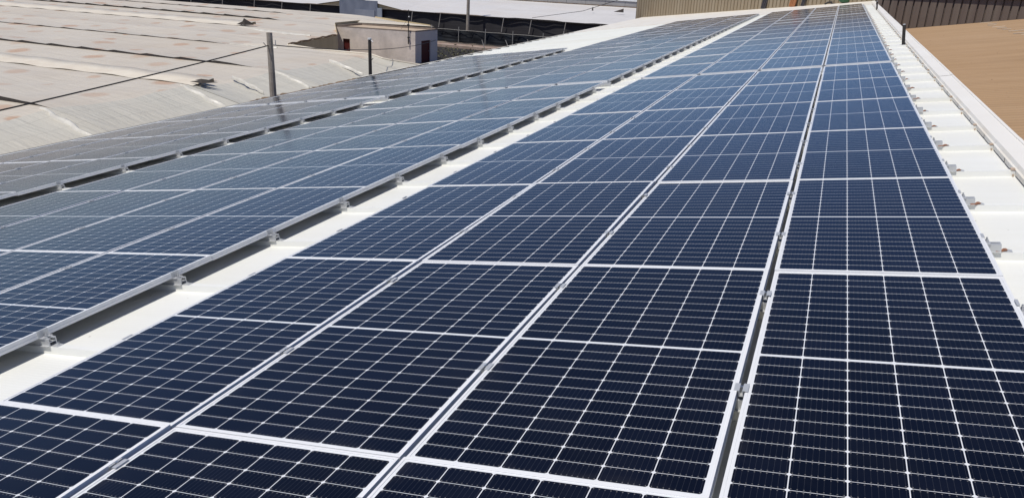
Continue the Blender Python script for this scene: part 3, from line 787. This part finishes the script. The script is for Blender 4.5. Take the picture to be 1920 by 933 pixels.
# ------------------------------------------------------------------ netting fence, kerb, weeds
fe = thing('netting_fence', 'black shade netting fence on thin white posts behind the hut', 'fence')
m = MB(); rows = []; n = 80; rf = random.Random(5)
zs = [G, -5.3, -5.0, -4.7, -4.45]
for z in zs: rows.append([(-36.+26.*k/n, 67.2+.10*math.sin(k*1.3+z*3)+rf.uniform(-.03,.03), z + (.05*math.sin(k*.785) if z == zs[-1] else 0)) for k in range(n+1)])
m.sheet(rows); m.build('netting', NET_BLACK, fe, True)
for x in (-32.6, -29.75, -27.0, -24.25, -21.3, -18.4, -15.4):
    m = MB(); m.tube([(x,67.02,G),(x+.02,67.02,-4.15)], .032, 6); m.build('post', POST, fe)
m = MB(); m.tube([(-36.+26.*k/20, 67.02, -4.43-.03*(k % 2)) for k in range(21)], .022, 5); m.build('top_wire', POST, fe)
kb = MB(); kb.box(-34.,-14.,62.6,63.3,G,G+.24); kb.box(-34.,-14.,63.3,63.5,G,G+.32)
tag(kb.build('low_kerb_wall', KERB), 'low pinkish concrete kerb wall in front of the black netting fence', 'kerb')
wd = MB(); rw_ = random.Random(9)
for i in range(900):
    x = rw_.uniform(-27.5,-18.); y = rw_.uniform(53.5,61.); z = G + rw_.random()**2*.55; s = rw_.uniform(.05,.13)
    d1_ = Vector((rw_.gauss(0,1),rw_.gauss(0,1),rw_.gauss(0,.6))).normalized()*s; d2_ = Vector((rw_.gauss(0,1),rw_.gauss(0,1),rw_.gauss(.3,.6))).normalized()*s*.5; p = Vector((x,y,z+.03))
    wd.poly([p-d1_, p+d2_, p+d1_, p-d2_])
tag(wd.build('weeds', LEAF), 'sparse low weeds on the dark soil beside the hut', 'weeds', kind='stuff')
for i, (x, y, lx, ly) in enumerate(((-22.6,62.5,-.5,0),(-21.3,64.5,-.55,0),(-20.0,66.,-.6,0),(-24.4,61.3,-.4,0))):
    m = MB(); m.tube([(0,0,0),(lx,ly,1.05)], .035, 6)
    o = m.build('leaning_stake', POST); o.location = (x, y, G+.0)
    tag(o, 'pale stake leaning left against the black fence, %s from the hut' % ('second','third','farthest','nearest')[i], 'stake', 'leaning stakes by the fence')

# ------------------------------------------------------------------ white greenhouse behind the fence
gC = thing('white_greenhouse', 'long white plastic greenhouse with dark netted side and blue grey gate', 'greenhouse')
m = MB(); rows = []
for t_ in (0,.25,.5,.75,1.):
    y = 71.9 + 8.8*t_; rows.append([(-130.+124.*k/62, y, -3.36+.82*t_ + .06*math.sin(k*1.57)*(1-t_) + (.05 if k % 2 == 0 else -.02)) for k in range(63)])
rows.append([(-130.+124.*k/62, 80.75, -2.56) for k in range(63)])
for t_ in (0,.5,1.):
    rows.append([(-130.+124.*k/62, 80.8+10.8*t_, -2.60-.1*t_) for k in range(63)])
m.sheet(rows); m.build('roof_film', PLASTIC_WHITE, gC)
m = MB(); rows = []
for z in (-3.40,-3.9,-4.5,G): rows.append([(-130.+124.*k/124, 72.1+.07*math.sin(k*1.7+z), z) for k in range(125)])
m.sheet(rows); m.build('side_netting', NET_GREY, gC, True)
m = MB(); m.bar((-130,71.85,-3.40),(-6,71.85,-3.40),.08,.07); m.build('eave_beam', simple('dark_beam',(.03,.025,.025),None,2.,.8), gC)
for i, x in enumerate((-66.,-61.5,-57.1,-53.4,-49.7,-37.3,-34.1,-27.2,-24.3,-20.8,-17.4)):
    m = MB(); m.tube([(x-.15,71.75,-4.75),(x+.05,71.75,-3.42)], .04, 6); m.build('post', POST, gC)
gt = MB(); gt.box(-45.9,-41.3,71.60,71.70,G,-2.62); g_ = gt.build('gate', GATE, gC)
m = MB(); m.box(-44.0,-41.6,71.52,71.58,G,-3.55); m.build('gate_leaf', simple('pale_gate_leaf',(.21,.23,.28),(.26,.28,.33),1.,.5), g_)
m = MB(); m.box(-41.28,-40.75,71.55,71.70,G,-3.3); m.build('gate_post', simple('pale_blue_post',(.32,.36,.42),None,1.,.5), g_)
m = MB()
m.poly([(-48.6,71.80,-3.34),(-43.6,71.80,-3.34),(-43.6,71.80,-2.50)]); m.poly([(-43.6,71.80,-3.34),(-38.6,71.80,-3.34),(-43.6,71.80,-2.50)])
m.build('gable_film', BEIGE_WALL, gC)
m = MB()
m.sheet([[(-48.9,71.6,-3.33),(-43.6,71.6,-2.46),(-38.3,71.6,-3.33)],[(-48.9,84.,-2.5),(-43.6,84.,-1.9),(-38.3,84.,-2.5)]]); m.build('gable_roof', PLASTIC_WHITE, gC)
flp = MB()
flp.poly([(-17.9,78.2,-2.52),(-16.8,78.0,-2.52),(-16.85,78.1,-2.15)]); flp.poly([(-20.2,78.3,-2.55),(-20.0,78.2,-2.55),(-20.05,78.25,-2.2),(-20.15,78.3,-2.2)])
flp.build('torn_flap', VENT, gC)
fg = thing('grey_panel_building', 'grey panelled building behind the white greenhouse roof', 'building')
for i in range(12):
    m = MB(); x0 = -37.+i*2.4; m.box(x0,x0+2.37,92.,92.2,G,-2.02); m.build('wall_panel', SHEETGREY, fg)
m = MB(); m.box(-37.,-8.,91.9,92.3,-2.02,-1.82); m.build('white_band', INSUL, fg)
m = MB(); m.box(-37.,-8.,92.,92.25,-1.82,1.0); m.build('upper_wall', SHEETGREY, fg)
m = MB(); m.box(-37.,-8.,91.75,91.98,G,-2.62); m.build('plinth', DEBRIS, fg)

# ------------------------------------------------------------------ clutter at the foot of the tan wall
def on_roof(x, y): return (x, y, None)
def roof_z(x):     # height of the end flashing above world x
    return x*math.tan(S) - .08/math.cos(S)
pa = thing('wooden_pallet', 'raw wooden pallet lying flat on the roof against the tan wall', 'pallet', (-3.75, 56.0, roof_z(-3.75)), (0,-S,-.72))
m = MB()
for i in range(5): m.box(-1.15,1.15,-.55+i*.24,-.40+i*.24,.42,.46)
m.build('deck_boards', WOOD, pa)
for i in (-1.,0,1.):
    m = MB(); m.box(i-.07,i+.07,-.52,.52,.26,.42); m.build('stringer', WOOD, pa)
m = MB()
for i in range(3): m.box(-1.15,1.15,-.52+i*.45,-.40+i*.45,.22,.26)
m.build('bottom_boards', WOOD, pa)
m = MB(); m.box(-1.3,1.25,-.5,.5,0,.07); m.box(-1.2,1.1,-.45,.45,.07,.22)
o = m.build('white_bundle', simple('white_wrap',(.7,.69,.66),None,3.,.5)); o.location = (-3.75,56.0,roof_z(-3.75)); o.rotation_euler = (0,-S,-.72)
tag(o, 'flat white wrapped bundle under the wooden pallet by the tan wall', 'bundle')
def lean_stack(name, label, cat, x, y, w, h, mat, n, grp=None):
    t = MB()
    for i in range(n):
        hh = h*(1-.12*(i % 3)); xx = -w/2 + w*i/n
        t.bar((xx,-.02*i,0),(xx+.04,.28,hh), w/n*.85, .05)
    o = t.build(name, mat); o.location = (x, y, roof_z(x)); o.rotation_euler = (0,0,-.74); tag(o, label, cat, grp)
lean_stack('dark_boards', 'dark boards leaning on the tan wall to the right of the pallet', 'boards', -1.25, 51.9, .45, 1.7, DARKSTUFF, 3)
lean_stack('orange_boards', 'rusty orange boards leaning on the tan wall', 'boards', .55, 50.15, .55, 1.6, ORANGE, 4)
lean_stack('dark_boards', 'dark boards leaning right beside the rusty orange boards', 'boards', 1.15, 49.6, .3, 1.5, DARKSTUFF, 2)
m = MB(); m.tube([(0,0,.03),(.15,.05,.12),(.32,.02,.16),(.4,-.1,.06),(.62,-.12,.05),(.9,-.02,.08),(1.15,.1,.05)], .05, 7)
o = m.build('black_hose', CABLE); o.location = (2.35, 48.4, roof_z(2.35)); tag(o, 'coiled black hose lying on the white roof end beyond the panels', 'hose')
gb = MB(); rows = []
for i in range(7):
    t_ = math.pi*i/6
    rows.append([(.34*math.sin(t_)*math.cos(a*.7854)*(1+.12*math.sin(a*2.1+i)), .22*math.sin(t_)*math.sin(a*.7854), .2-.2*math.cos(t_)) for a in range(9)])
gb.sheet(rows); o = gb.build('green_bag', GREEN, None, True); o.location = (3.35, 47.7, roof_z(3.35)); tag(o, 'green plastic bag near the black hose on the roof end', 'bag')
